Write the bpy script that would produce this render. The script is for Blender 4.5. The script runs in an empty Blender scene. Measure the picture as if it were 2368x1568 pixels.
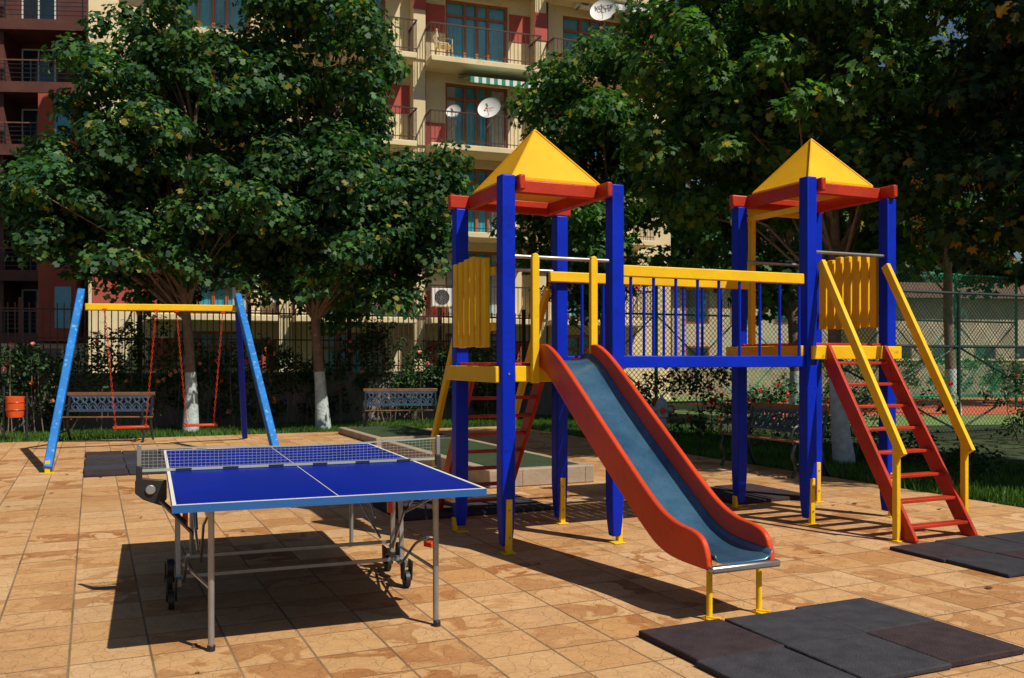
import bpy, math, random
import numpy as np
import bmesh
from mathutils import Vector, Matrix
random.seed(4); RNG=np.random.default_rng(7)
Z=Vector((0,0,1))
scene=bpy.context.scene
COL=scene.collection

# ---------------------------------------------------------------- materials
def mat(name,col,rough=.5,metal=0,var=.25,vscale=3.0,bump=0,bscale=40,spec=.5,col2=None,c2amt=.5,coat=0):
    m=bpy.data.materials.new(name); m.use_nodes=True
    nt=m.node_tree; N=nt.nodes; L=nt.links
    p=N['Principled BSDF']; p.inputs['Roughness'].default_value=rough; p.inputs['Metallic'].default_value=metal
    p.inputs['Specular IOR Level'].default_value=spec
    tc=N.new('ShaderNodeTexCoord')
    n=N.new('ShaderNodeTexNoise'); n.inputs['Scale'].default_value=vscale; n.inputs['Detail'].default_value=8; n.inputs['Roughness'].default_value=.65
    L.new(tc.outputs['Object'],n.inputs['Vector'])
    r=N.new('ShaderNodeValToRGB'); r.color_ramp.elements[0].position=.3; r.color_ramp.elements[1].position=.7
    c=col; d=1-var
    r.color_ramp.elements[0].color=(c[0]*d,c[1]*d,c[2]*d,1)
    r.color_ramp.elements[1].color=(min(1,c[0]*(1+var*.5)),min(1,c[1]*(1+var*.5)),min(1,c[2]*(1+var*.5)),1)
    L.new(n.outputs['Fac'],r.inputs['Fac'])
    out=r.outputs['Color']
    if col2:
        n2=N.new('ShaderNodeTexNoise'); n2.inputs['Scale'].default_value=vscale*5; n2.inputs['Detail'].default_value=10; n2.inputs['Roughness'].default_value=.7
        L.new(tc.outputs['Object'],n2.inputs['Vector'])
        r2=N.new('ShaderNodeValToRGB'); r2.color_ramp.elements[0].position=1-c2amt; r2.color_ramp.elements[1].position=min(1,1-c2amt+.08)
        r2.color_ramp.elements[0].color=(0,0,0,1); r2.color_ramp.elements[1].color=(1,1,1,1)
        L.new(n2.outputs['Fac'],r2.inputs['Fac'])
        mx=N.new('ShaderNodeMix'); mx.data_type='RGBA'
        L.new(r2.outputs['Color'],mx.inputs[0]); L.new(out,mx.inputs[6]); mx.inputs[7].default_value=(*col2,1)
        out=mx.outputs[2]
    L.new(out,p.inputs['Base Color'])
    if bump:
        nb=N.new('ShaderNodeTexNoise'); nb.inputs['Scale'].default_value=bscale; nb.inputs['Detail'].default_value=6
        L.new(tc.outputs['Object'],nb.inputs['Vector'])
        b=N.new('ShaderNodeBump'); b.inputs['Strength'].default_value=bump; b.inputs['Distance'].default_value=.02
        L.new(nb.outputs['Fac'],b.inputs['Height']); L.new(b.outputs['Normal'],p.inputs['Normal'])
    return m

def leafmat(name,dark,light,trans=.3,accent=None):
    m=bpy.data.materials.new(name); m.use_nodes=True
    nt=m.node_tree; N=nt.nodes; L=nt.links
    p=N['Principled BSDF']; p.inputs['Roughness'].default_value=.5; p.inputs['Specular IOR Level'].default_value=.25
    g=N.new('ShaderNodeNewGeometry')
    r=N.new('ShaderNodeValToRGB')
    r.color_ramp.elements[0].color=(*dark,1); r.color_ramp.elements[1].color=(*light,1); r.color_ramp.elements[1].position=.93
    if accent:
        e=r.color_ramp.elements.new(.985); e.color=(*accent,1)
    L.new(g.outputs['Random Per Island'],r.inputs['Fac'])
    tc=N.new('ShaderNodeTexCoord'); n=N.new('ShaderNodeTexNoise'); n.inputs['Scale'].default_value=.9; n.inputs['Detail'].default_value=3
    L.new(tc.outputs['Object'],n.inputs['Vector'])
    mr=N.new('ShaderNodeMapRange'); mr.inputs[1].default_value=.3; mr.inputs[2].default_value=.7; mr.inputs[3].default_value=.6; mr.inputs[4].default_value=1.4
    L.new(n.outputs['Fac'],mr.inputs[0])
    vm=N.new('ShaderNodeVectorMath'); vm.operation='SCALE'
    L.new(r.outputs['Color'],vm.inputs[0]); L.new(mr.outputs[0],vm.inputs['Scale'])
    L.new(vm.outputs[0],p.inputs['Base Color'])
    t=N.new('ShaderNodeBsdfTranslucent'); vm2=N.new('ShaderNodeVectorMath'); vm2.operation='MULTIPLY'; vm2.inputs[1].default_value=(1.2,1.5,.5)
    L.new(vm.outputs[0],vm2.inputs[0]); L.new(vm2.outputs[0],t.inputs['Color'])
    mx=N.new('ShaderNodeMixShader'); mx.inputs[0].default_value=trans
    L.new(p.outputs[0],mx.inputs[1]); L.new(t.outputs[0],mx.inputs[2])
    L.new(mx.outputs[0],N['Material Output'].inputs['Surface'])
    return m

BLUE=mat('blue_paint',(.001,.022,.50),.42,var=.25,vscale=2.5,bump=.12,bscale=30,spec=.18,col2=(.001,.016,.30),c2amt=.42)
LBLUE=mat('sunlit_blue_paint',(.008,.17,.56),.5,var=.3,vscale=3,bump=.15,spec=.25,col2=(.12,.36,.60),c2amt=.45)  # same blue paint, with the sunlit tone of the front legs put into its colour
YEL=mat('yellow_paint',(.84,.52,.010),.45,var=.16,vscale=2.5,bump=.12,bscale=25,spec=.25,col2=(.56,.30,.01),c2amt=.38)
RED=mat('red_paint',(.45,.034,.012),.42,var=.3,vscale=3,bump=.12,spec=.3,col2=(.24,.02,.01),c2amt=.42)
ORED=mat('orange_red_paint',(.60,.055,.012),.36,var=.22,vscale=2.5,bump=.1,spec=.35,col2=(.40,.035,.012),c2amt=.40)
ROOFY=mat('roof_yellow',(.84,.43,.008),.5,var=.16,vscale=1.6,bump=.1,spec=.2,col2=(.62,.30,.01),c2amt=.36)
STEEL=mat('steel',(.45,.46,.47),.32,metal=.9,var=.2,vscale=8)
ZINC=mat('grey_metal',(.33,.34,.35),.4,metal=.6,var=.2,vscale=8)
BLACK=mat('black_plastic',(.015,.015,.017),.5,var=.2)
IRON=mat('dark_iron',(.016,.022,.032),.35,var=.2,metal=.0,spec=.6)
WHITE=mat('white_paint',(.75,.75,.72),.5,var=.1)
WOOD=mat('bench_wood',(.22,.10,.05),.5,var=.4,vscale=6,bump=.2)
RUBBERS=[mat('rubber_%d'%i,c,.88,var=.35,vscale=9,bump=.5,bscale=120,spec=.2,col2=(.08,.06,.055),c2amt=.36) for i,c in enumerate([(.048,.033,.038),(.040,.040,.050),(.056,.038,.041),(.048,.048,.058)])]
BARK=mat('bark',(.20,.14,.10),.85,var=.45,vscale=12,bump=.8,bscale=20,col2=(.09,.06,.04),c2amt=.45)
LIME=mat('limewash',(.48,.56,.56),.85,var=.35,vscale=10,bump=.8,bscale=20,col2=(.24,.22,.18),c2amt=.40)
CREAM=mat('cream_render',(.74,.62,.38),.85,var=.16,vscale=.7,bump=.1,col2=(.62,.50,.31),c2amt=.42)
BRICKR=mat('red_render',(.45,.085,.065),.85,var=.2,vscale=.8,bump=.1)
BROWNF=mat('brown_window_frame',(.32,.10,.03),.5,var=.2)
def glassmat(name,c,e=.08,s=.9):
    return mat(name,c,e,var=.6,vscale=.55,spec=s)
GLASS=glassmat('window_glass',(.05,.36,.52),.2)  # teal base colour stands in for the sky reflected in the panes
GLASSD=glassmat('dark_glass',(.02,.04,.055))
CONC=mat('concrete',(.22,.20,.18),.9,var=.3,vscale=2,bump=.4)
DRED=mat('dark_red_fence',(.05,.015,.014),.5,var=.2)
GREENF=mat('green_fence',(.008,.24,.13),.5,var=.2)
BROWNB=mat('brown_cladding',(.12,.04,.030),.7,var=.35,vscale=1.2)
ORWALL=mat('orange_red_render',(.45,.085,.045),.85,var=.2,vscale=.8)
DARKI=mat('dark_interior',(.02,.018,.018),.9,var=.3,vscale=.6)
TURF=mat('artificial_turf',(.030,.058,.018),.95,var=.3,vscale=2,bump=.8,bscale=150)
ORBIN=mat('orange_bin_paint',(.68,.10,.02),.4,var=.25,vscale=5)
TILEW=mat('kerb_tile',(.36,.28,.20),.7,var=.25,vscale=5,bump=.2)
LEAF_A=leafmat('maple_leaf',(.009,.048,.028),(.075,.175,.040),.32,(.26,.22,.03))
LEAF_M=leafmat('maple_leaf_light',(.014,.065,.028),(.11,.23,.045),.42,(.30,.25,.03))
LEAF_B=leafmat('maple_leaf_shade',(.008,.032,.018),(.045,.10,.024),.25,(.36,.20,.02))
LEAF_C=leafmat('rose_leaf',(.008,.030,.016),(.050,.11,.026),.2)
LEAF_Y=leafmat('bright_shrub_leaf',(.03,.09,.018),(.11,.21,.035),.3)
PET_R=leafmat('rose_petal_red',(.40,.015,.012),(.60,.05,.03),.2)
PET_P=leafmat('rose_petal_pink',(.55,.14,.15),(.70,.28,.25),.2)
PET_O=leafmat('rose_petal_orange',(.7,.17,.02),(.8,.3,.05),.2)
SEED=leafmat('maple_seed_yellow',(.35,.20,.02),(.65,.42,.05),.35)

# ---------------------------------------------------------------- helpers
def group(name,loc=(0,0,0)):
    e=bpy.data.objects.new(name,None); e.location=loc; e.empty_display_size=.2; COL.objects.link(e); return e
def link(o,parent):
    COL.objects.link(o)
    if parent:
        o.parent=parent; o.matrix_parent_inverse=Matrix.Translation(-Vector(parent.location))
class F:
    def __init__(s,o,ang):
        s.o=Vector((o[0],o[1],0)); s.e1=Vector((math.cos(ang),math.sin(ang),0)); s.e2=Vector((-math.sin(ang),math.cos(ang),0)); s.ang=ang
    def p(s,a,b,z=0): return s.o+s.e1*a+s.e2*b+Z*z
    def sub(s,a,b,rot=0): q=s.p(a,b); return F((q.x,q.y),s.ang+rot)
class MB:
    def __init__(s): s.v=[]; s.f=[]
    def add(s,vs,fs):
        k=len(s.v); s.v+= [tuple(x) for x in vs]; s.f+=[tuple(i+k for i in f) for f in fs]; return s
    def box(s,fr,a0,a1,b0,b1,z0,z1):
        vs=[fr.p(a,b,z) for z in (z0,z1) for a,b in ((a0,b0),(a1,b0),(a1,b1),(a0,b1))]
        return s.add(vs,[(0,3,2,1),(4,5,6,7),(0,1,5,4),(1,2,6,5),(2,3,7,6),(3,0,4,7)])
    def beam(s,p0,p1,w,h,up=Z):
        p0=Vector(p0);p1=Vector(p1); d=(p1-p0).normalized(); x=d.cross(Vector(up))
        if x.length<1e-4: x=d.cross(Vector((1,0,0)))
        x.normalize(); y=x.cross(d).normalized()
        vs=[q+x*(sx*w/2)+y*(sy*h/2) for q in (p0,p1) for sx,sy in ((-1,-1),(1,-1),(1,1),(-1,1))]
        return s.add(vs,[(0,3,2,1),(4,5,6,7),(0,1,5,4),(1,2,6,5),(2,3,7,6),(3,0,4,7)])
    def prism(s,poly,vec):
        n=len(poly); vec=Vector(vec); vs=[Vector(p) for p in poly]+[Vector(p)+vec for p in poly]
        return s.add(vs,[tuple(range(n-1,-1,-1)),tuple(range(n,2*n))]+[(i,(i+1)%n,n+(i+1)%n,n+i) for i in range(n)])
    def tube(s,pts,rs,n=8,closed=False):
        pts=[Vector(p) for p in pts]
        if not hasattr(rs,'__len__'): rs=[rs]*len(pts)
        m=len(pts); rings=[]; prev=None
        for i,p in enumerate(pts):
            if closed: d=pts[(i+1)%m]-pts[i-1]
            else: d=pts[min(i+1,m-1)]-pts[max(i-1,0)]
            d.normalize()
            if prev is None:
                x=d.cross(Z)
                if x.length<.05: x=d.cross(Vector((1,0,0)))
            else: x=prev-d*prev.dot(d)
            x.normalize(); prev=x; y=d.cross(x)
            rings.append([p+(x*math.cos(2*math.pi*j/n)+y*math.sin(2*math.pi*j/n))*rs[i] for j in range(n)])
        vs=[v for r in rings for v in r]; fs=[]
        for i in range(m if closed else m-1):
            k=(i+1)%m
            for j in range(n): fs.append((i*n+j,i*n+(j+1)%n,k*n+(j+1)%n,k*n+j))
        if not closed:
            fs.append(tuple(range(n-1,-1,-1))); fs.append(tuple((m-1)*n+j for j in range(n)))
        return s.add(vs,fs)
    def cyl(s,p0,p1,r,r1=None,n=12): return s.tube([p0,p1],[r,r if r1 is None else r1],n)
    def lathe(s,c,prof,axis=Z,n=20):
        c=Vector(c); axis=Vector(axis).normalized(); x=axis.cross(Vector((1,0,0)) if abs(axis.x)<.8 else Vector((0,1,0))).normalized(); y=axis.cross(x)
        vs=[c+axis*h+(x*math.cos(2*math.pi*j/n)+y*math.sin(2*math.pi*j/n))*r for r,h in prof for j in range(n)]
        fs=[(i*n+j,i*n+(j+1)%n,(i+1)*n+(j+1)%n,(i+1)*n+j) for i in range(len(prof)-1) for j in range(n)]
        return s.add(vs,fs)
    def obj(s,name,m,parent=None,bevel=0,smooth=False,seg=2):
        me=bpy.data.meshes.new(name); me.from_pydata(s.v,[],s.f); me.update()
        bm=bmesh.new(); bm.from_mesh(me); bmesh.ops.recalc_face_normals(bm,faces=bm.faces); bm.to_mesh(me); bm.free()
        if m: me.materials.append(m)
        o=bpy.data.objects.new(name,me); link(o,parent)
        if smooth or bevel:
            me.polygons.foreach_set('use_smooth',[True]*len(me.polygons)); me.set_sharp_from_angle(angle=math.radians(38))
        if bevel:
            b=o.modifiers.new('b','BEVEL'); b.width=bevel; b.segments=seg; b.limit_method='ANGLE'; b.angle_limit=math.radians(38)
        return o
def cr(pts,n=8):
    out=[]; P=[pts[0]]+list(pts)+[pts[-1]]
    for i in range(1,len(P)-2):
        for k in range(n):
            t=k/n; a,b,c,d=[np.array(P[i+j],float) for j in (-1,0,1,2)]
            out.append(tuple(.5*((2*b)+(-a+c)*t+(2*a-5*b+4*c-d)*t*t+(-a+3*b-3*c+d)*t**3)))
    out.append(tuple(pts[-1])); return out

MAPLE=np.array([(0,0),(.28,-.04),(.52,.22),(.27,.34),(.42,.68),(.13,.62),(0,1),(-.13,.62),(-.42,.68),(-.27,.34),(-.52,.22),(-.28,-.04)])
MAPLE_S=np.array([(0,0),(.52,.15),(.24,.36),(.40,.72),(0,1),(-.40,.72),(-.24,.36),(-.52,.15)])
OVAL=np.array([(0,0),(.28,.3),(.24,.7),(0,1),(-.24,.7),(-.28,.3)])
BLADE=np.array([(-.07,0),(.07,0),(0,1)])
def leaves(name,pos,nrm,size,m,parent,outline=MAPLE,dirv=None,bend=.18):
    N=len(pos); K=len(outline)
    nrm=nrm/np.linalg.norm(nrm,axis=1,keepdims=True)
    d=RNG.normal(size=(N,3)) if dirv is None else dirv
    t=d-nrm*np.sum(d*nrm,axis=1,keepdims=True); t/=np.linalg.norm(t,axis=1,keepdims=True)+1e-9
    b=np.cross(nrm,t)
    ox=outline[:,0][None,:,None]; oy=outline[:,1][None,:,None]
    S=size[:,None,None]
    V=pos[:,None,:]+S*(ox*b[:,None,:]+oy*t[:,None,:]-bend*(oy**2+1.2*np.abs(ox)**1.5)*nrm[:,None,:])
    V=V.reshape(-1,3).astype(np.float32)
    me=bpy.data.meshes.new(name); me.vertices.add(N*K); me.vertices.foreach_set('co',V.ravel())
    me.loops.add(N*K); me.loops.foreach_set('vertex_index',np.arange(N*K,dtype=np.int32))
    me.polygons.add(N); me.polygons.foreach_set('loop_start',np.arange(0,N*K,K,dtype=np.int32))
    me.update(calc_edges=True)
    me.materials.append(m); o=bpy.data.objects.new(name,me); link(o,parent); return o
def ball(n,p=.33):
    v=RNG.normal(size=(n,3)); v/=np.linalg.norm(v,axis=1,keepdims=True); return v*(RNG.random((n,1))**p)
def clump_leaves(C,R,per,flat=.5,up=.55):
    P=[];Nn=[]
    for c,r in zip(C,R):
        k=int(per*(r/.6)**1.6)
        q=ball(k,.4); 
        tilt=RNG.normal(size=2)*.25
        off=q*np.array([r,r,r*flat]); off[:,2]+=off[:,0]*tilt[0]+off[:,1]*tilt[1]-.25*(off[:,0]**2+off[:,1]**2)/r
        P.append(c+off)
        Nn.append(q*.95+np.array([0,0,up])+RNG.normal(size=(k,3))*.38)
    return np.concatenate(P),np.concatenate(Nn)

def tree(name,base,crowns,per=150,lsize=.14,m=LEAF_A,seed=1,lean=(0,0),r0=.13,fork=2.2,lime=True,limez=1.2,outline=MAPLE_S,crange=(.4,.75),seeds=0):
    rnd=random.Random(seed)
    g=group(name,(base[0],base[1],0)); bx,by=base
    top=max(c[0][2] for c in crowns)
    T=[]
    for i in range(9):
        t=i/8; z=top*t
        T.append(Vector((bx+lean[0]*t*top+.10*math.sin(3.1*t*2+seed)-.10*math.sin(seed),by+lean[1]*t*top+.08*math.cos(4*t+seed)-.08*math.cos(seed),z-.03)))
    rs=[r0*(1.35 if i==0 else 1-.8*i/8) for i in range(9)]
    tr=MB(); tr.tube(T,rs,10)
    C=[]
    for (c,rad,n) in crowns:
        q=ball(n,.38); 
        q=q*(1+.14*np.sin(q[:,[0]]*9+q[:,[2]]*7+seed))
        C.append(np.array(c)+q*np.array(rad))
    C=np.concatenate(C); C=C[C[:,2]>1.9]
    R=RNG.uniform(crange[0],crange[1],len(C))
    for i in range(0,len(C),4):
        c=Vector(C[i]); zz=min(max(fork,c.z-1.4-rnd.random()),top*.92); k=zz/top*8; i0=int(k); p=T[min(i0,7)].lerp(T[min(i0+1,8)],k-i0)
        L=(c-p).length; mid=p.lerp(c,.5)+Vector((0,0,.12*L))+Vector((rnd.uniform(-.15,.15),rnd.uniform(-.15,.15),0))
        tr.tube([p,p.lerp(mid,.5)+Vector((0,0,.05)),mid,c],[.036,.027,.018,.006],5)
    tr.obj('trunk_and_branches',BARK,g,smooth=True)
    if lime:
        pts=[]; rr=[]
        for k in range(7):
            z=limez*k/6; kk=z/top*8; i0=int(kk); pts.append(T[i0].lerp(T[i0+1],kk-i0)); rr.append((rs[i0]*(1-(kk-i0))+rs[i0+1]*(kk-i0))*1.02+.004)
        w=MB(); w.tube(pts,rr,12); w.obj('limewash_band',LIME,g,smooth=True)
    P,Nn=clump_leaves(C,R,per)
    d=RNG.normal(size=P.shape)*.7; d[:,2]-=.6
    leaves('foliage',P,Nn,RNG.uniform(.6,1.25,len(P))*lsize,m,g,outline,d)
    if seeds:
        Q=[];NN=[]
        for i in RNG.integers(0,len(P),seeds):
            q=ball(26,.5)*np.array([.10,.10,.14]); Q.append(P[i]+q+np.array([0,-.05,-.05])); NN.append(RNG.normal(size=(26,3)))
        Q=np.concatenate(Q); leaves('seed_clusters',Q,np.concatenate(NN),RNG.uniform(.03,.055,len(Q)),SEED,g,OVAL)
    return g

# ---------------------------------------------------------------- frame of the playground
ANG=math.radians(24.5)
W=F((-.045,6.80),ANG)
S=.93

# ---------------------------------------------------------------- ground
def sheet(name,fr,a0,a1,b0,b1,z,m,th=None):
    me=bpy.data.meshes.new(name)
    if th: 
        vs=[(a,b,zz) for zz in (z-th,z) for a,b in ((a0,b0),(a1,b0),(a1,b1),(a0,b1))]
        fs=[(0,3,2,1),(4,5,6,7),(0,1,5,4),(1,2,6,5),(2,3,7,6),(3,0,4,7)]
    else:
        vs=[(a0,b0,z),(a1,b0,z),(a1,b1,z),(a0,b1,z)]; fs=[(0,1,2,3)]
    me.from_pydata(vs,[],fs); me.materials.append(m)
    ob=bpy.data.objects.new(name,me); ob.location=fr.o; ob.rotation_euler=(0,0,fr.ang); COL.objects.link(ob); return ob
GRASS=mat('grass_soil',(.035,.055,.015),.95,var=.5,vscale=1.5,bump=.8,bscale=60)
sheet('ground',W,-400,400,-400,400,-.03,GRASS)
def paving_mat():
    m=bpy.data.materials.new('paving_stone'); m.use_nodes=True; nt=m.node_tree; N=nt.nodes; L=nt.links
    p=N['Principled BSDF']
    tc=N.new('ShaderNodeTexCoord')
    def noise(sc,det=6,rough=.6,dist=0):
        n=N.new('ShaderNodeTexNoise'); n.inputs['Scale'].default_value=sc; n.inputs['Detail'].default_value=det; n.inputs['Roughness'].default_value=rough; n.inputs['Distortion'].default_value=dist
        L.new(tc.outputs['Object'],n.inputs['Vector']); return n
    def ramp(src,stops):
        r=N.new('ShaderNodeValToRGB'); e=r.color_ramp.elements
        e[0].position=stops[0][0]; e[0].color=(*stops[0][1],1); e[1].position=stops[-1][0]; e[1].color=(*stops[-1][1],1)
        for s in stops[1:-1]:
            q=e.new(s[0]); q.color=(*s[1],1)
        L.new(src,r.inputs['Fac']); return r
    def mix(f,a,b,mode='MIX'):
        x=N.new('ShaderNodeMix'); x.data_type='RGBA'; x.blend_type=mode
        if isinstance(f,float): x.inputs[0].default_value=f
        else: L.new(f,x.inputs[0])
        for i,v in ((6,a),(7,b)):
            if isinstance(v,tuple): x.inputs[i].default_value=(*v,1)
            else: L.new(v,x.inputs[i])
        return x.outputs[2]
    sc=N.new('ShaderNodeVectorMath'); sc.operation='SCALE'; sc.inputs['Scale'].default_value=1/.36; L.new(tc.outputs['Object'],sc.inputs[0])
    fl=N.new('ShaderNodeVectorMath'); fl.operation='FLOOR'; L.new(sc.outputs[0],fl.inputs[0])
    zz=N.new('ShaderNodeVectorMath'); zz.operation='MULTIPLY'; zz.inputs[1].default_value=(1,1,0); L.new(fl.outputs[0],zz.inputs[0])
    wn=N.new('ShaderNodeTexWhiteNoise'); wn.noise_dimensions='3D'; L.new(zz.outputs[0],wn.inputs['Vector'])
    tile=ramp(wn.outputs['Value'],[(0,(.57,.335,.155)),(.35,(.64,.405,.205)),(.6,(.57,.315,.135)),(.82,(.66,.44,.245)),(1,(.50,.255,.10))])
    ad=N.new('ShaderNodeVectorMath'); ad.operation='MULTIPLY_ADD'; L.new(wn.outputs['Color'],ad.inputs[0]); ad.inputs[1].default_value=(9,9,9); L.new(tc.outputs['Object'],ad.inputs[2])
    nb=N.new('ShaderNodeTexNoise'); nb.inputs['Scale'].default_value=3.4; nb.inputs['Detail'].default_value=6; nb.inputs['Roughness'].default_value=.55; nb.inputs['Distortion'].default_value=.9
    L.new(ad.outputs[0],nb.inputs['Vector'])
    st=ramp(nb.outputs['Fac'],[(.48,(0,0,0)),(.53,(1,1,1)),(.75,(.55,.55,.55))])
    stm=N.new('ShaderNodeMath'); stm.operation='MULTIPLY'; L.new(st.outputs[0],stm.inputs[0])
    sep=N.new('ShaderNodeSeparateColor'); L.new(wn.outputs['Color'],sep.inputs[0])
    stb=ramp(sep.outputs[1],[(.36,(.10,.10,.10)),(.56,(.55,.55,.55)),(.85,(1,1,1))])
    zn=ramp(noise(.45,3).outputs['Fac'],[(.38,(.40,.40,.40)),(.58,(1,1,1))])
    st2=N.new('ShaderNodeMath'); st2.operation='MULTIPLY'; L.new(stb.outputs[0],st2.inputs[0]); L.new(zn.outputs[0],st2.inputs[1])
    L.new(st2.outputs[0],stm.inputs[1])
    c=mix(stm.outputs[0],tile.outputs[0],(.36,.145,.045))
    fine=ramp(noise(60,8,.8).outputs['Fac'],[(.3,(.74,.74,.74)),(.7,(1.10,1.10,1.10))])
    c=mix(1.0,c,fine.outputs[0],'MULTIPLY')
    mid=ramp(noise(9,6,.7).outputs['Fac'],[(.3,(.84,.82,.80)),(.7,(1.06,1.06,1.06))])
    c=mix(1.0,c,mid.outputs[0],'MULTIPLY')
    nv=noise(7,3); dv=N.new('ShaderNodeVectorMath'); dv.operation='MULTIPLY_ADD'; L.new(nv.outputs['Color'],dv.inputs[0]); dv.inputs[1].default_value=(.12,.12,0); L.new(ad.outputs[0],dv.inputs[2])
    vo=N.new('ShaderNodeTexVoronoi'); vo.feature='DISTANCE_TO_EDGE'; vo.inputs['Scale'].default_value=10; L.new(dv.outputs[0],vo.inputs['Vector'])
    cr1=ramp(vo.outputs['Distance'],[(0,(0,0,0)),(.028,(1,1,1))])
    c=mix(cr1.outputs[0],mix(.30,c,(.2,.09,.04)),c)
    sx=N.new('ShaderNodeSeparateXYZ'); fr=N.new('ShaderNodeVectorMath'); fr.operation='FRACTION'; L.new(sc.outputs[0],fr.inputs[0]); L.new(fr.outputs[0],sx.inputs[0])
    def edge(o):
        a=N.new('ShaderNodeMath'); a.operation='SUBTRACT'; L.new(o,a.inputs[0]); a.inputs[1].default_value=.5
        b=N.new('ShaderNodeMath'); b.operation='ABSOLUTE'; L.new(a.outputs[0],b.inputs[0]); return b.outputs[0]
    mxn=N.new('ShaderNodeMath'); mxn.operation='MAXIMUM'; L.new(edge(sx.outputs[0]),mxn.inputs[0]); L.new(edge(sx.outputs[1]),mxn.inputs[1])
    nw=noise(25,3); aw=N.new('ShaderNodeMath'); aw.operation='MULTIPLY_ADD'; L.new(nw.outputs['Fac'],aw.inputs[0]); aw.inputs[1].default_value=.014; L.new(mxn.outputs[0],aw.inputs[2])
    jt=ramp(aw.outputs[0],[(.486,(0,0,0)),(.498,(1,1,1))])
    jc=ramp(noise(1.3,4).outputs['Fac'],[(.35,(.13,.08,.045)),(.65,(.30,.20,.12))])
    c=mix(jt.outputs[0],c,jc.outputs[0])
    big=ramp(noise(.35,4).outputs['Fac'],[(.3,(.84,.82,.78)),(.7,(1.06,1.05,1.04))])
    c=mix(1.0,c,big.outputs[0],'MULTIPLY')
    L.new(c,p.inputs['Base Color']); p.inputs['Roughness'].default_value=.8; p.inputs['Specular IOR Level'].default_value=.2
    h=N.new('ShaderNodeMath'); h.operation='SUBTRACT'; L.new(cr1.outputs[0],h.inputs[0]); L.new(jt.outputs[0],h.inputs[1])
    h2=N.new('ShaderNodeMath'); h2.operation='MULTIPLY_ADD'; L.new(noise(45,6,.7).outputs['Fac'],h2.inputs[0]); h2.inputs[1].default_value=.9; L.new(h.outputs[0],h2.inputs[2])
    bp=N.new('ShaderNodeBump'); bp.inputs['Strength'].default_value=.55; bp.inputs['Distance'].default_value=.005; L.new(h2.outputs[0],bp.inputs['Height']); L.new(bp.outputs['Normal'],p.inputs['Normal'])
    return m
sheet('paving',W,-30,5.35,-14,11.7,0,paving_mat(),th=.12)

def grass(name,regs,n):
    g=group(name); A=[]
    tot=sum((r[1]-r[0])*(r[3]-r[2]) for r in regs)
    for r in regs:
        k=int(n*(r[1]-r[0])*(r[3]-r[2])/tot); a=RNG.uniform(r[0],r[1],k); b=RNG.uniform(r[2],r[3],k)
        A.append(np.stack([W.o.x+a*W.e1.x+b*W.e2.x,W.o.y+a*W.e1.y+b*W.e2.y,np.full(k,-.03)],1))
    P=np.concatenate(A); n=len(P); nn=RNG.normal(size=(n,3)); nn[:,2]*=.3; d=np.tile(np.array([[0,0,1.]]),(n,1))+RNG.normal(size=(n,3))*.3
    leaves('blades',P,nn,RNG.uniform(.05,.13,n),leafmat('grass_blade',(.03,.08,.012),(.10,.20,.03),.3),g,BLADE*np.array([1.6,1]),d,.2)
grass('grass_lawn',[(-9,8,11.7,14.2),(5.36,8.5,-3,11.7)],110000)

def mats(name,a0,b0,na,nb,t=.5,seed=0):
    rnd=random.Random(seed); g=group(name,W.p(a0,b0))
    for j in range(nb):
        for i in range(na):
            mb=MB()
            fr=W.sub(a0+i*t+rnd.uniform(-.01,.01),b0+j*t+rnd.uniform(-.01,.01),rnd.uniform(-.02,.02))
            mb.box(fr,0,t-.006,0,t-.006,.002,.028+rnd.uniform(0,.010)); mb.obj('mat_tile',RUBBERS[rnd.randrange(4)],g,bevel=.008)
mats('rubber_mat',-.22,-3.19,3,2,.52,1)
mats('rubber_mat',2.64,-2.1,3,2,.5,2)
mats('rubber_mat',-.3,1.55,3,2,.5,3)
mats('rubber_mat',2.95,1.1,2,2,.5,4)
mats('rubber_mat',-2.87,6.0,3,6,.5,5)

def lane(a0,a1,b0,b1,h):
    g=group('minigolf_lane',W.p(a0,b0)); mb=MB(); mb.box(W,a0,a1,b0,b1,.002,h); mb.obj('kerb',TILEW,g,bevel=.012)
    t=MB(); t.box(W,a0+.13,a1-.13,b0+.13,b1-.13,h-.03,h+.006); t.obj('turf',TURF,g)
    j=MB(); k=a0+.4
    while k<a1: j.box(W,k,k+.008,b0-.003,b0+.01,.01,h-.01); k+=.4
    j.obj('joints',CONC,g)
lane(1.2,2.52,3.12,7.3,.2); lane(1.5,2.9,8.6,11.2,.12)

# ---------------------------------------------------------------- play towers
def post(mb,fr,a,b,top,w=.11):
    h=w/2
    def ring(k,z): return [fr.p(a+x*k,b+y*k,z) for x,y in ((-h,-h),(h,-h),(h,h),(-h,h))]
    vs=ring(.68,.05)+ring(.86,.16)+ring(1,.36)+ring(1,top)
    fs=[(3,2,1,0),(12,13,14,15)]
    for r in range(3):
        for j in range(4): fs.append((r*4+j,r*4+(j+1)%4,r*4+4+(j+1)%4,r*4+4+j))
    mb.add(vs,fs)
def board_panel(g,fr,a,b0,b1,z0,z1,n,fill,th,rail):
    mb=MB(); w=(b1-b0)/n
    for i in range(n):
        c=b0+(i+.5)*w; f2=fr.sub(a,c,math.radians(90+random.uniform(-3,3)))
        z1i=z1-.05*abs((i+.5)/n-.5)**1.5*2
        mb.box(f2,-w*fill/2,w*fill/2,-th,th,z0+random.uniform(-.006,.006),z1i+random.uniform(-.008,.008))
    mb.obj('board_panel',YEL,g,bevel=.008)
    r=MB()
    for z in (z0+.12,z1-.16): r.box(fr,a+rail,a+rail+.025,b0-.04,b1+.04,z,z+.06)
    r.obj('panel_rails',YEL,g,bevel=.005)
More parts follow.
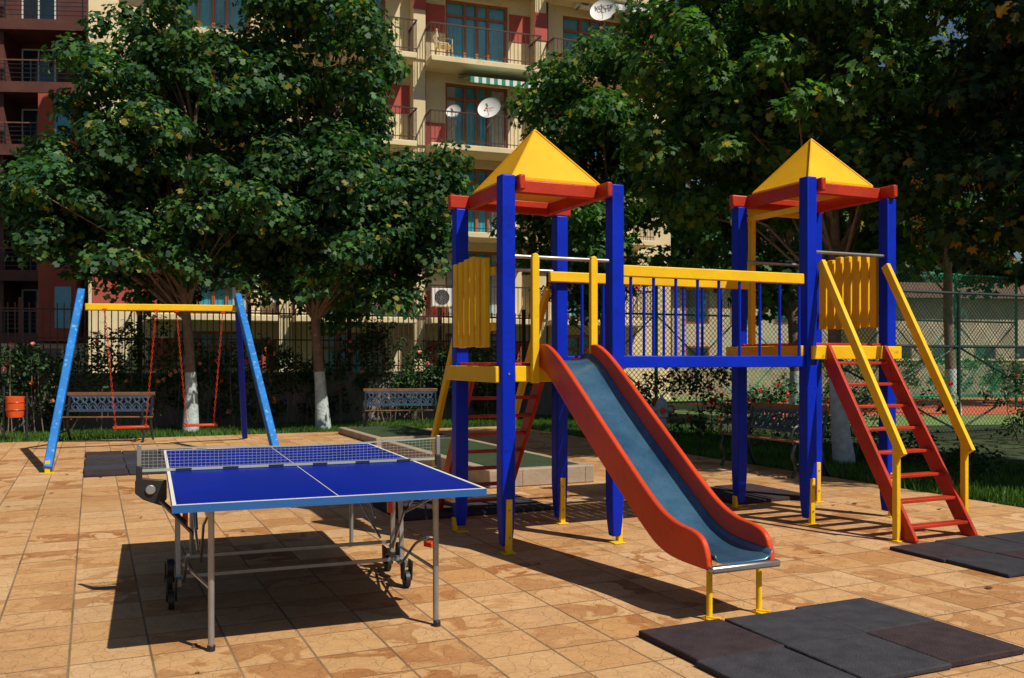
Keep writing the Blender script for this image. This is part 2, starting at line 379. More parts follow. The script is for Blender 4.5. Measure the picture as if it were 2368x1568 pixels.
def tower(fr,kind):
    g=group('playground_tower',fr.o)
    zp=1.40 if kind==1 else 1.57
    zt=2.785 if kind==1 else 2.995
    P=[(0,0),(0,S),(S,S),(S,0)]
    lo=zt-.115
    tops=[zt,lo,lo,zt] if kind==1 else [zt+.01,lo,lo,lo]
    mb=MB()
    for (a,b),t in zip(P,tops): post(mb,fr,a,b,t)
    mb.obj('posts',BLUE,g,bevel=.012,seg=3)
    m2=MB()
    sides={0:'f',1:'l',2:'f',3:'r' if kind==1 else 'f'}
    for i,(a,b) in enumerate(P):
        if sides[i]=='f': m2.box(fr,a-.024,a+.024,b-.066,b-.03,.006,.40)
        elif sides[i]=='l': m2.box(fr,a-.066,a-.03,b-.024,b+.024,.006,.12)
        else: m2.box(fr,a+.02,a+.062,b-.024,b+.024,.006,.38)
        m2.box(fr,a-.05,a+.05,b-.085,b+.02,.001,.011)
    m2.obj('post_anchors',YEL,g,bevel=.004)
    bo=MB()
    for i,(a,b) in enumerate(P):
        for z in (zp-.08,): bo.cyl(fr.p(a,b-.055,z),fr.p(a,b-.060,z),.008,n=8)
        for z in (.12,.32):
            if sides[i]=='f': bo.cyl(fr.p(a,b-.066,z),fr.p(a,b-.072,z),.008,n=8)
    bo.obj('bolts',ZINC,g)
    r=MB()
    aR=S-.10 if kind==1 else S
    e=.10
    r.box(fr,.09-.025,.09+.025,-e,S+.02,lo+.002,zt+.002)
    r.box(fr,aR-.025,aR+.025,-e,S+e*.8,lo+.003,zt+.003)
    r.box(fr,.05,S+(.02 if kind==1 else .09),.06,.105,lo+.006,zt-.004)
    r.box(fr,-e,S+e,S-.03,S+.03,lo+.001,zt)
    r.obj('roof_frame',RED,g,bevel=.012)
    h=.375; zb=zt+.012; ap=zt+.485; c=S/2
    ro=MB(); B=[(c-h,c-h),(c+h,c-h),(c+h,c+h),(c-h,c+h)]
    vs=[fr.p(a,b,zb-.03) for a,b in B]+[fr.p(a,b,zb) for a,b in B]+[fr.p(c,c,ap)]
    ro.add(vs,[(3,2,1,0),(0,1,5,4),(1,2,6,5),(2,3,7,6),(3,0,4,7),(4,5,8),(5,6,8),(6,7,8),(7,4,8)])
    ro.obj('pyramid_roof',ROOFY,g,bevel=.006)
    rd=MB()
    for a,b in B: rd.cyl(fr.p(a,b,zb+.002),fr.p(c,c,ap+.003),.009,n=6)
    for z0_,z1_ in zip(B,B[1:]+B[:1]): rd.beam(fr.p(*z0_,zb-.012),fr.p(*z1_,zb-.012),.02,.035)
    rd.obj('roof_ridges',ROOFY,g,smooth=True)
    f=MB(); n=8; w=(S-.0)/n
    for i in range(n): f.box(fr,-.03,S+.03,i*w+.004,(i+1)*w-.004,zp-.028,zp)
    f.obj('floor_boards',RED,g,bevel=.004)
    sk=MB(); z0,z1=zp-.145,zp-.025
    sk.box(fr,-.092,-.056,-.02,S+.09,z0,z1); sk.box(fr,.06,S-.06,-.035,0,z0+.004,z1+.002)
    sk.box(fr,S+.056,S+.09,-.02,S+.06,z0+.001,z1+.001); sk.box(fr,-.02,S+.02,S+.057,S+.092,z0+.003,z1-.003)
    if kind==2: sk.box(fr,-.02,S+.08,-.092,-.057,z0+.002,z1-.002)
    sk.obj('floor_beams',YEL,g,bevel=.006)
    bars=MB(); zb2=zp+.79
    bars.cyl(fr.p(.04,-.01,zb2),fr.p(S-.04,-.01,zb2),.016)
    bars.cyl(fr.p(.04,S,zb2),fr.p(S-.04,S,zb2),.016)
    bars.obj('grab_bars',STEEL,g,smooth=True)
    if kind==1: board_panel(g,fr,-.10,.09,.80,1.52,2.215,6,.60,.024,.024)
    else:
        board_panel(g,fr,S-.01,.09,.85,1.72,2.41,7,.70,.020,.02)
        y=MB(); y.box(fr,.18,.24,S+.05,S+.10,1.45,2.90)
        y.box(fr,.1,S,S+.045,S+.105,2.84,2.90); y.box(fr,.05,.09,.1,S+.2,2.74,2.79)
        y.obj('rear_gate_frame',YEL,g,bevel=.006)
    return g
T2=W.sub(2.87,0)
tower(W,1); tower(T2,2)

# bridge
g=group('playground_bridge',W.p(1.9,.45))
mb=MB(); a0,a1=S+.056,2.87-.056
mb.box(W,a0,a1,-.032,.032,1.36,1.455); mb.box(W,a0,a1,S-.032,S+.032,1.36,1.455); mb.obj('side_beams',BLUE,g,bevel=.006)
mb=MB(); mb.box(W,a0-.0,a1,-.026,.026,2.075,2.165); mb.box(W,a0-.2,a1+.1,S-.105,S-.062,2.09,2.18); mb.obj('handrails',YEL,g,bevel=.008)
mb=MB()
for i in range(9):
    a=a0+.09+i*.212; mb.cyl(W.p(a,0,1.45),W.p(a,0,2.08),.013,n=8); mb.cyl(W.p(a+.03,S-.083,1.40),W.p(a+.03,S-.083,2.10),.013,n=8)
mb.obj('balusters',BLUE,g,smooth=True)
mb=MB(); k=a0
while k<a1-.08: mb.box(W,k,k+.088,.04,S-.11,1.41,1.437); k+=.098
mb.obj('deck_boards',RED,g,bevel=.004)

# slide
g=group('playground_slide',W.p(.47,-1))
fr=W.sub(.24,0)
bot=cr([(-.02,1.36),(.1,1.355),(.25,1.275),(.6,1.02),(1.02,.725),(1.5,.405),(1.68,.318),(1.85,.29),(2.12,.285)],6)
topc=cr([(-.02,1.45),(.02,1.515),(.1,1.54),(.22,1.515),(.45,1.385),(1.02,.985),(1.436,.695),(1.65,.56),(1.82,.50),(1.98,.48),(2.07,.44),(2.115,.35)],6)
for nm,a in (('side_left',0),('side_right',.43)):
    mb=MB(); poly=[fr.p(a,-t,z) for t,z in bot]+[fr.p(a,-t,z) for t,z in reversed(topc)]
    mb.prism(poly,fr.e1*.040); mb.obj(nm,ORED,g,bevel=.015,seg=3)
SLB=bpy.data.materials.new('slide_steel'); SLB.use_nodes=True
def slide_mat(m):
    N=m.node_tree.nodes; L=m.node_tree.links; p=N['Principled BSDF']; tc=N.new('ShaderNodeTexCoord')
    n=N.new('ShaderNodeTexNoise'); n.inputs['Scale'].default_value=3; n.inputs['Detail'].default_value=9; n.inputs['Roughness'].default_value=.7; L.new(tc.outputs['Object'],n.inputs['Vector'])
    r=N.new('ShaderNodeValToRGB'); r.color_ramp.elements[0].position=.3; r.color_ramp.elements[0].color=(.02,.085,.19,1); r.color_ramp.elements[1].position=.72; r.color_ramp.elements[1].color=(.09,.22,.34,1)
    L.new(n.outputs['Fac'],r.inputs[0]); L.new(r.outputs[0],p.inputs['Base Color']); p.inputs['Metallic'].default_value=.55
    n2=N.new('ShaderNodeTexNoise'); n2.inputs['Scale'].default_value=90; L.new(tc.outputs['Object'],n2.inputs['Vector'])
    mr=N.new('ShaderNodeMapRange'); mr.inputs[3].default_value=.2; mr.inputs[4].default_value=.42; L.new(n2.outputs['Fac'],mr.inputs[0]); L.new(mr.outputs[0],p.inputs['Roughness'])
slide_mat(SLB)
bedc=cr([(-.06,1.415),(.1,1.415),(.27,1.33),(.6,1.085),(1.02,.79),(1.5,.465),(1.68,.372),(1.85,.335),(2.14,.318)],8)
mb=MB(); prof=[(.040,.05),(.052,.018),(.085,0),(.233,-.004),(.381,0),(.416,.018),(.43,.05)]; vs=[fr.p(a,-t,z+dz) for t,z in bedc for a,dz in prof]; K=len(prof)
mb.add(vs,[(i*K+j,i*K+j+1,(i+1)*K+j+1,(i+1)*K+j) for i in range(len(bedc)-1) for j in range(K-1)])
o=mb.obj('bed',SLB,g,smooth=True); sm=o.modifiers.new('s','SOLIDIFY'); sm.thickness=.004; sm.offset=0
mb=MB(); mb.box(fr,.0,.470,-2.165,-2.12,.272,.312); mb.obj('end_lip',STEEL,g,bevel=.012)
mb=MB()
for a in (.06,.40):
    mb.cyl(fr.p(a,-2.06,.004),fr.p(a,-2.06,.30),.017,n=12); mb.box(fr,a-.03,a+.03,-2.15,-2.03,.001,.012)
    mb.beam(fr.p(a-.02,-2.06,.012),fr.p(a+.03,-2.12,.012),.02,.02)
mb.obj('legs',YEL,g,smooth=True)
mb=MB()
for a in (-.065,.43):
    poly=[fr.p(a+x,-.05,z) for x,z in [(0,1.25),(.058,1.25),(.058,2.18),(.05,2.205),(.029,2.215),(.008,2.205),(0,2.18)]]
    mb.prism(poly,fr.e2*-.04)
mb.obj('grab_posts',YEL,g,bevel=.006)

def ladder(fr,a0,a1,bt,bf,zt,hz,n=8):
    s=1 if bf>bt else -1
    g=group('playground_ladder',fr.p((a0+a1)/2,bf))
    mb=MB(); w=.135
    for a in (a0,a1):
        poly=[fr.p(a-.018,bt,zt-.16),fr.p(a-.018,bt,zt+.02),fr.p(a-.018,bt+s*.05,zt+.02),fr.p(a-.018,bf,.02),fr.p(a-.018,bf-s*.02,.0),fr.p(a-.018,bf-s*w,0)]
        mb.prism(poly,fr.e1*.036)
    mb.obj('stringers',RED,g,bevel=.007)
    mb=MB()
    for i in range(n):
        t=(i+.75)/(n+.35); z=zt*(1-t); b=bt+(bf-bt)*t-s*.045
        mb.box(fr,a0+.01,a1-.01,b-.045,b+.045,z-.013,z+.013)
    mb.obj('treads',RED,g,bevel=.005)
    mb=MB()
    for a in (a0-.055,a1+.045):
        p0=fr.p(a,bt+s*.0,hz); p1=fr.p(a,bt+(bf-bt)*.90,zt*.10+.52)
        mb.beam(p0,p1,.042,.075)
        q=bt+(bf-bt)*.84; zq=p0.z+(p1.z-p0.z)*.93
        mb.box(fr,a-.02,a+.02,q-.025,q+.025,.002,zq); mb.box(fr,a-.035,a+.035,q-.05,q+.05,.001,.010)
    mb.obj('handrails',YEL,g,bevel=.006)
ladder(T2,.145,.80,-.06,-1.04,1.53,2.27)
ladder(W,.14,.80,S+.06,S+1.0,1.38,2.05)

# ---------------------------------------------------------------- table tennis table
TF=F((-1.549,4.198),math.radians(21.5))
g=group('table_tennis_table',TF.p(.76,1.37))
TB=mat('table_blue',(.001,.015,.28),.42,var=.22,vscale=2,spec=.08,bump=.02,bscale=60)
mb=MB(); mb.box(TF,.012,1.513,.012,1.365,.738,.760); mb.box(TF,.012,1.513,1.375,2.728,.738,.760); mb.obj('top_panels',TB,g)
mb=MB()
for b0,b1 in ((0,1.367),(1.373,2.74)):
    mb.box(TF,0,.012,b0,b1,.724,.7592); mb.box(TF,1.513,1.525,b0,b1,.724,.7592); mb.box(TF,.012,1.513,b0,b0+.012,.724,.7592); mb.box(TF,.012,1.513,b1-.012,b1,.724,.7592)
APR=mat('table_edge',(.02,.11,.36),.4,var=.15,spec=.3); mb.obj('apron',APR,g)
mb=MB(); z0,z1=.7600,.7618
for x0,x1,y0,y1 in ((.001,.018,.001,2.739),(1.507,1.524,.001,2.739),(.018,1.507,.001,.018),(.018,1.507,2.722,2.739),(.7605,.7645,.018,2.722)): mb.box(TF,x0,x1,y0,y1,z0+.0003,z1)
mb.obj('white_lines',WHITE,g)
mb=MB()
def tl(a,b,z): return TF.p(a,b,z)
for a,b in ((.185,.26),(1.335,.28),(.185,2.49),(1.335,2.5)):
    mb.cyl(tl(a,b,.02),tl(a,b,.72),.0155,n=12)
for b in (.25,2.5): mb.beam(tl(.15,b,.70),tl(1.38,b,.70),.025,.03)
for a in (.16,1.36):
    mb.beam(tl(a,.05,.705),tl(a,1.34,.705),.02,.03); mb.beam(tl(a,1.4,.705),tl(a,2.69,.705),.02,.03)
for a in (.06,1.40):
    mb.beam(tl(a,1.15,.14),tl(a,1.60,.14),.03,.04)
    for b in (1.24,1.50): mb.beam(tl(a,b,.15),tl(a,b+(.06 if b<1.3 else -.06),.72),.025,.025)
mb.beam(tl(.06,1.24,.16),tl(1.40,1.24,.16),.020,.020); mb.beam(tl(.06,1.50,.22),tl(1.40,1.50,.22),.020,.020)
mb.obj('frame',ZINC,g,smooth=True)
mb=MB()
for a in (.185,1.335):
    mb.cyl(tl(a,.27,.30),tl(a+(-.1 if a<.5 else .05),1.2,.24),.009,n=8)
    mb.cyl(tl(a,2.49,.45),tl(a,1.56,.24),.009,n=8)
    mb.cyl(tl(a,.30,.69),tl(a,.95,.50),.008,n=8); mb.cyl(tl(a,.95,.50),tl(a,1.22,.24),.008,n=8)
    mb.cyl(tl(a,2.3,.69),tl(a,1.7,.35),.008,n=8); mb.cyl(tl(a,1.7,.69),tl(a,2.1,.40),.008,n=8)
for a in (.09,1.37):
    pts=cr([tuple(tl(a,.55,.42)),tuple(tl(a,.8,.34)),tuple(tl(a,1.05,.2)),tuple(tl(a,1.2,.14))],5); mb.tube(pts,.009,8)
mb.obj('struts',STEEL,g,smooth=True)
mb=MB()
for a in (.02,1.40):
    for b in (1.13,1.62):
        mb.cyl(tl(a-.016,b,.055),tl(a+.016,b,.055),.055,n=22)
        mb.prism([tl(a-.03,b-.03,.05),tl(a-.03,b+.03,.05),tl(a-.03,b+.045,.17),tl(a-.03,b-.045,.17)],TF.e1*.012)
        mb.prism([tl(a+.02,b-.03,.05),tl(a+.02,b+.03,.05),tl(a+.02,b+.045,.17),tl(a+.02,b-.045,.17)],TF.e1*.012)
    mb.cyl(tl(a-.02 if a<.5 else a,1.37,.19),tl(a+.02 if a<.5 else a+.04,1.37,.19),.05,n=16)
for a in (.185,1.335):
    for b in (.26,): mb.cyl(tl(a,b,.0),tl(a,b,.03),.02,n=12)
mb.obj('wheels',BLACK,g,bevel=.004)
mb=MB()
for a in (.02,1.40):
    for b in (1.13,1.62): mb.cyl(tl(a-.019,b,.055),tl(a+.019,b,.055),.018,n=12)
mb.obj('wheel_hubs',ZINC,g)
mb=MB()
for a in (.10,1.33): mb.beam(tl(a,1.27,.45),tl(a-.0,1.29,.66),.03,.04)
mb.beam(tl(1.43,.62,.36),tl(1.40,.68,.36),.05,.03); mb.obj('locking_levers',ORED,g,bevel=.004)
mb=MB()
for sgn,a0 in ((-1,0),(1,1.525)):
    def q(x,z): return TF.p(a0+sgn*x,1.37-.015,z)
    poly=[q(.0,.71),(q(.16,.73)),q(.175,.71),q(.175,.64),q(.13,.60),q(.03,.56),q(0,.60)]
    mb.prism(poly,TF.e2*.03)
    mb.box(TF,*(sorted((a0+sgn*.135,a0+sgn*.17))),1.355,1.385,.72,.80)
    mb.cyl(TF.p(a0+sgn*.02,1.35,.58),TF.p(a0+sgn*-.1,1.2,.48),.012,n=8)
    mb.beam(TF.p(a0+sgn*.04,1.30,.60),TF.p(a0-sgn*.12,.7,.50),.012,.022)
mb.obj('net_brackets',BLACK,g,bevel=.005)
mb=MB()
for sgn,a0 in ((-1,0),(1,1.525)):
    mb.cyl(TF.p(a0+sgn*.09,1.34,.66),TF.p(a0+sgn*.09,1.352,.66),.028,n=18)
    mb.box(TF,*(sorted((a0+sgn*.140,a0+sgn*.165))),1.358,1.382,.80,.925)
mb.obj('net_posts',ZINC,g,bevel=.003)
mb=MB(); NW=mat('net_cord',(.34,.38,.34),.8,var=.1)
x0,x1=-.15,1.675; zt=lambda x:.908-.020*math.sin(math.pi*(x-x0)/(x1-x0)); zb=.768
n=74
for i in range(n+1):
    x=x0+(x1-x0)*i/n; mb.beam(TF.p(x,1.37,zb),TF.p(x,1.37,zt(x)),.0015,.0015)
for j in range(1,7):
    k=j/7
    for i in range(12):
        xa=x0+(x1-x0)*i/12; xb=x0+(x1-x0)*(i+1)/12
        mb.beam(TF.p(xa,1.37,zb+(zt(xa)-zb)*k),TF.p(xb,1.37,zb+(zt(xb)-zb)*k),.0015,.0015)
mb.obj('net_mesh',NW,g)
mb=MB()
for i in range(12):
    xa=x0+(x1-x0)*i/12; xb=x0+(x1-x0)*(i+1)/12
    mb.beam(TF.p(xa,1.37,zt(xa)),TF.p(xb,1.37,zt(xb)),.004,.009)
mb.obj('net_tape',NW,g)
mb=MB(); mb.beam(TF.p(x0,1.37,zb+.004),TF.p(x1,1.37,zb+.004),.005,.016); mb.obj('net_lower_tape',NW,g)
mb=MB()
for i in range(6):
    x=.05+i*.27; mb.beam(TF.p(x,1.366,zb+.004),TF.p(x+.09,1.366,zb+.004),.002,.010)
mb.obj('net_tape_marks',BLACK,g)

# ---------------------------------------------------------------- swing
g=group('swing_set',(-5.3,14,0))
LT=Vector((-6.36,13.6,2.42)); RT=Vector((-4.35,14.6,2.42)); sd=(RT-LT).normalized(); sp=Vector((-sd.y,sd.x,0))
mb=MB()
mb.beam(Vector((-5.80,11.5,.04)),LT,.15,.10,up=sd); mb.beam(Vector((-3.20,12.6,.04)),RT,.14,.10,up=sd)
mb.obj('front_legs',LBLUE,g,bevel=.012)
mb=MB(); mb.beam(Vector((-7.70,15.5,.04)),LT-Z*.04,.10,.08,up=sd); mb.beam(Vector((-4.76,16.4,.04)),RT-Z*.04,.13,.09,up=sd); mb.obj('rear_legs',BLUE,g,bevel=.012)
mb=MB()
for p in ((-5.80,11.5),(-3.20,12.6),(-7.70,15.5),(-4.76,16.4)):
    mb.box(F(p,.43),-.08,.08,-.06,.06,.001,.012); mb.box(F(p,.43),-.03,.03,-.03,.03,.01,.16)
mb.obj('anchors',YEL,g)
mb=MB(); mb.beam(LT-Z*.22+sd*.05,RT-Z*.19-sd*.02,.09,.10); mb.obj('top_beam',YEL,g,bevel=.01)
ch=MB(); se=MB(); hg=MB()
def link_ring(c,d,side,l=.03,w=.012):
    pts=[]
    for k in range(8):
        th=2*math.pi*k/8; pts.append(c+d*math.cos(th)*l+side*math.sin(th)*w)
    ch.tube(pts,.0035,4,closed=True)
for c,w0,w1 in ((.30,.36,.21),(.745,.345,.20)):
    C=LT.lerp(RT,c); C=Vector((C.x,C.y,0)); zs=.42; off=sp*(-.05)
    for s in (-1,1):
        p0=C+sd*s*w0+Z*2.17; p1=C+sd*s*w1+Z*zs+off; d=(p1-p0); L=d.length; d.normalize(); n=int(L/.05)
        for i in range(n):
            side=sp if i%2 else d.cross(sp).normalized(); link_ring(p0.lerp(p1,(i+.5)/n),d,side)
        hg.box(F((p0.x,p0.y),.46),-.03,.03,-.055,.055,2.15,2.18)
    sf=F((C.x+off.x,C.y+off.y),math.atan2(sd.y,sd.x)); se.box(sf,-.25,.25,-.09,.09,.385,.42); 
    for s in (-1,1): se.box(sf,s*.21-.012,s*.21+.012,-.10,.10,.42,.435)
ch.obj('chains',ORED,g,smooth=True); se.obj('seats',ORED,g,bevel=.012); hg.obj('hangers',ORED,g)

# ---------------------------------------------------------------- benches
BSKYIRON=mat('sky_tinted_cast_iron',(.045,.085,.15),.3,var=.4,vscale=8,spec=.7)  # lattice iron with the bluish sky reflection mixed into its base colour
def bench(fr,L=1.5):
    g=group('park_bench',fr.p(0,0))
    ir=MB()
    for a in (-L/2+.04,L/2-.04):
        ir.tube(cr([tuple(fr.p(a,-.02,.01)),tuple(fr.p(a,.03,.12)),tuple(fr.p(a,-.02,.28)),tuple(fr.p(a,.03,.42))],5),.022,6)
        ir.tube(cr([tuple(fr.p(a,.55,.01)),tuple(fr.p(a,.47,.15)),tuple(fr.p(a,.42,.40)),tuple(fr.p(a,.47,.60)),tuple(fr.p(a,.53,.82))],5),.022,6)
        ir.tube([fr.p(a,.0,.41),fr.p(a,.45,.39)],.02,6); ir.tube([fr.p(a,.02,.16),fr.p(a,.46,.18)],.014,6)
        ir.tube(cr([tuple(fr.p(a,.0,.41)),tuple(fr.p(a,-.03,.52)),tuple(fr.p(a,.05,.62)),tuple(fr.p(a,.25,.60)),tuple(fr.p(a,.47,.63))],5),.017,6)
    ir.obj('iron_frame',IRON,g,smooth=True)
    ir=MB()
    n=9; w=(L-.16)/n
    for i in range(n):
        cx=-L/2+.08+(i+.5)*w
        for k,(zz,r) in enumerate(((.60,.065),(.71,.045))):
            bb=.47+(zz-.6)*.27
            ir.tube([fr.p(cx+math.cos(t)*r,bb,zz+math.sin(t)*r) for t in [j*math.pi/5 for j in range(10)]],.014,5,closed=True)
        ir.tube([fr.p(cx-w/2,.455,.52),fr.p(cx+w/2,.515,.77)],.012,5); ir.tube([fr.p(cx+w/2,.455,.52),fr.p(cx-w/2,.515,.77)],.012,5)
    for zz,bb in ((.52,.455),(.77,.515)): ir.beam(fr.p(-L/2+.04,bb,zz),fr.p(L/2-.04,bb,zz),.02,.03)
    ir.obj('cast_back_lattice',BSKYIRON,g,smooth=True)
    wd=MB()
    for k in range(5): wd.box(fr,-L/2,L/2,.0+k*.088,.072+k*.088,.425-.006*k,.447-.006*k)
    wd.beam(fr.p(-L/2,.52,.815),fr.p(L/2,.52,.815),.03,.06)
    wd.obj('wood_slats',WOOD,g,bevel=.006)
bench(F((-7.02,15.7),math.radians(4)),1.5)
bench(F((-2.15,17.7),math.radians(6)),1.45)
bb=W.p(4.85,3.1); bench(F((bb.x,bb.y),ANG-math.radians(90)),1.45)

# waste bin
g=group('waste_bin',(-8.6,16,0))
mb=MB(); c=Vector((-8.6,15.95,0)); mb.lathe(c+Z*.42,[(.001,0),(.13,0),(.135,.02),(.152,.14),(.150,.26),(.158,.33),(.158,.355),(.145,.36),(.14,.05),(.001,.045)],n=24); mb.obj('bucket',ORBIN,g,smooth=True)
mb=MB()
mb.lathe(c+Z*.42,[(.156,.12),(.162,.13),(.156,.14)],n=24); mb.lathe(c+Z*.42,[(.155,.25),(.161,.26),(.155,.27)],n=24); mb.obj('bands',ORED,g,smooth=True)
mb=MB(); mb.cyl(c+Vector((-.2,0,0)),c+Vector((-.2,0,.95)),.022); mb.cyl(c+Vector((.2,0,0)),c+Vector((.2,0,.85)),.018); mb.beam(c+Vector((-.2,0,.74)),c+Vector((.2,0,.74)),.02,.02); mb.obj('stand',IRON,g,smooth=True)

# fire hydrant
g=group('fire_hydrant',(2.42,14.9,0)); c=Vector((2.42,14.9,-.03))
HG=mat('hydrant_grey',(.26,.36,.42),.5,var=.3,vscale=10)
mb=MB(); mb.lathe(c,[(.14,0),(.14,.03),(.085,.05),(.08,.50),(.11,.52),(.11,.56),(.095,.60),(.10,.72),(.07,.80),(.03,.83),(.03,.88),(.001,.885)],n=20); mb.obj('barrel',HG,g,smooth=True)
mb=MB(); mb.cyl(c+Vector((-.17,-.02,.64)),c+Vector((.17,-.02,.64)),.05,n=16); mb.obj('side_outlets',HG,g,smooth=True)
mb=MB(); mb.cyl(c+Vector((-.20,-.02,.64)),c+Vector((-.165,-.02,.64)),.055,n=8); mb.cyl(c+Vector((.165,-.02,.64)),c+Vector((.2,-.02,.64)),.055,n=8); mb.cyl(c+Vector((.0,-.1,.63)),c+Vector((.0,-.16,.63)),.05,n=8); mb.obj('caps',ORED,g,bevel=.005)

# ---------------------------------------------------------------- low wall + fence on the street side
WF=F((-8.4,18.7),ANG)
g=group('boundary_wall',WF.p(0,0)); mb=MB(); mb.box(WF,-14,12.0,0,.25,-.03,1.08); mb.obj('wall_body',CONC,g,bevel=.01)
mb=MB(); mb.box(WF,-14,12.0,-.03,.28,1.08,1.14); mb.obj('coping',CONC,g,bevel=.01)
g=group('iron_fence',WF.p(0,.12)); mb=MB()
k=-8.0
while k<9.8: mb.beam(WF.p(k,.12,1.14),WF.p(k,.12,2.55),.022,.022,up=WF.e1); k+=.125
for z in (1.28,1.85,2.43): mb.beam(WF.p(-8,.12,z),WF.p(9.8,.12,z),.03,.03)
k=-8
while k<10: mb.box(WF,k-.04,k+.04,.08,.16,1.14,2.65); k+=2.2
mb.obj('bars',DRED,g)

def mesh_fence(name,fr,L,H,z0,m,pitch=.11,post_gap=2.6,braces=True,wr=.0045,pr=.035):
    g=group(name,fr.p(0,0)); mb=MB()
    n=int((L+H)/pitch)
    for i in range(n):
        s=i*pitch-H
        a0=max(s,0); zz0=z0+(a0-s); a1=min(s+H,L); zz1=z0+(a1-s)
        if a1-a0>.02:
            mb.beam(fr.p(a0,0,zz0),fr.p(a1,0,zz1),wr,wr); mb.beam(fr.p(L-a0,.006,zz0),fr.p(L-a1,.006,zz1),wr,wr)
    mb.obj('chain_link',m,g)
    ps=MB(); k=0
    while k<=L+.01:
        ps.cyl(fr.p(k,.03,-.03),fr.p(k,.03,z0+H+.05),pr,n=8)
        if braces and k+post_gap<=L:
            ps.cyl(fr.p(k,.05,z0+.05),fr.p(k+post_gap,.05,z0+H*.62),.018,n=6); ps.cyl(fr.p(k+post_gap,.05,z0+.05),fr.p(k,.05,z0+H*.62),.018,n=6)
        k+=post_gap
    for z in (z0+.05,z0+H*.62,z0+H): ps.cyl(fr.p(0,.03,z),fr.p(L,.03,z),.026,n=8)
    ps.obj('posts_and_rails',m,g,smooth=True)
GD=mat('dark_green_steel',(.012,.035,.028),.5,var=.2)
mesh_fence('court_fence',F((1.2,21.6),ANG),15.6,3.6,.3,GREENF,.13,wr=.010,pr=.045)
mesh_fence('court_fence',F((4.7,14.9),ANG),12.6,2.5,.1,GD,.09,post_gap=3.6)

# sports court
REDC=mat('court_red',(.52,.12,.05),.9,var=.15,vscale=.6); GRC=mat('court_green',(.16,.25,.07),.9,var=.2,vscale=.8)
CF=F((9,21.5),math.radians(10))
sheet('court_surround',CF,-4,26,-1.5,14,-.018,GRC); sheet('court_surface',CF,-2,20,1.8,10.5,-.012,REDC)
sheet('court_marking',CF,-2,20,6.0,6.07,-.006,WHITE)
g=group('stone_wall',(20,38,0)); mb=MB(); sf=F((2,34),math.radians(14))
STW=mat('rubble_stone',(.42,.32,.22),.9,var=.5,vscale=3,bump=.8,bscale=4,col2=(.20,.15,.1),c2amt=.45)
mb.box(sf,0,40,0,.4,-.03,1.35); mb.obj('rubble_wall',STW,g); mb=MB(); mb.box(sf,0,40,-.05,.45,1.35,1.43); mb.obj('coping',CREAM,g)

# ---------------------------------------------------------------- apartment building
BA=math.atan2(.341,.94); B=F((-1.18,30),BA)
FH=2.7; NF=7; H=FH*NF
g=group('apartment_building',B.p(0,0))
bays=[-8.15,-4.05,.05,4.15]; ow=1.075
s0,s1=-11.5,7.2
wall=MB(); edges=[s0]
for c in bays: edges+=[c-ow,c+ow]
edges.append(s1)
for i in range(0,len(edges),2): wall.box(B,edges[i],edges[i+1],0,.3,-.03,H)
for c in bays:
    for k in range(NF):
        z=k*FH
        wall.box(B,c-ow,c+ow,.003,.297,z+2.25,z+FH+(.02 if k<NF-1 else 0))
wall.box(B,s0,s0+.3,.3,11,-.03,H); wall.box(B,s1-.3,s1,.3,11,-.03,H)
wall.obj('walls',CREAM,g)
mb=MB(); mb.box(B,s0-.5,s1+.5,-.6,11.5,H,H+.3); mb.obj('roof_slab',BRICKR,g)
mb=MB(); mb.box(B,s0+.3,s1-.3,1.2,1.3,0,H); mb.obj('interior_back',DARKI,g)
gl=MB(); fm=MB(); cu=MB()
rnd=random.Random(11)
for bi,c in enumerate(bays):
    for k in range(NF):
        z=k*FH+.02; h=2.23
        gl.box(B,c-ow,c+ow,.17,.18,z,z+h)
        for x in (-ow+.04,-ow+.68,.02,.40,ow-.04): 
            fm.box(B,c+x-.045,c+x+.045,.10,.165,z,z+h)
        for zz in (.04,h-.04,h*.78): fm.box(B,c-ow,c+ow,.105,.160,z+zz-.04,z+zz+.04)
        if k!=4:
            for cx0,cx1 in ((-.98,-.72),(.55,.98)):
                x=cx0
                while x<cx1:
                    cu.box(B,c+x,c+x+.05,.150+.008*rnd.random(),.166,z+.1,z+h-.1); x+=.055
gl.obj('window_glass',GLASS,g); fm.obj('window_frames',BROWNF,g)
CURT=mat('curtain',(.42,.44,.42),.9,var=.25,vscale=6); cu.obj('curtains',CURT,g)
mb=MB()
for c in bays[:-1]:
    mb.box(B,c+1.85,c+2.25,-.45,.002,0,H)
mb.obj('piers',CREAM,g,bevel=.02)
mb=MB()
for bi,c in enumerate(bays):
    for k in range(NF):
        if (bi+k)%2==0:
            mb.box(B,c+ow+.02,c+1.83,-.02,.05,k*FH+1.1,k*FH+2.0)
            mb.box(B,c-1.78,c-ow-.02,-.02,.05,k*FH+1.1,k*FH+2.0)
        else:
            mb.box(B,c-1.78,c-ow-.02,-.018,.05,k*FH+.1,k*FH+.9)
mb.box(B,-3.9,-1.9,-.025,.05,3.75,4.5); mb.box(B,-11.4,-9.3,-.025,.05,2.9,4.4)
mb.box(B,-2.22,-1.79,-.48,-.451,12.4,13.3); mb.box(B,1.88,2.32,-.48,-.451,11.9,12.8)
mb.box(B,5.4,7.1,-.03,.05,11.1,13.2)
mb.obj('red_panels',BRICKR,g)
sl=MB(); ra=MB()
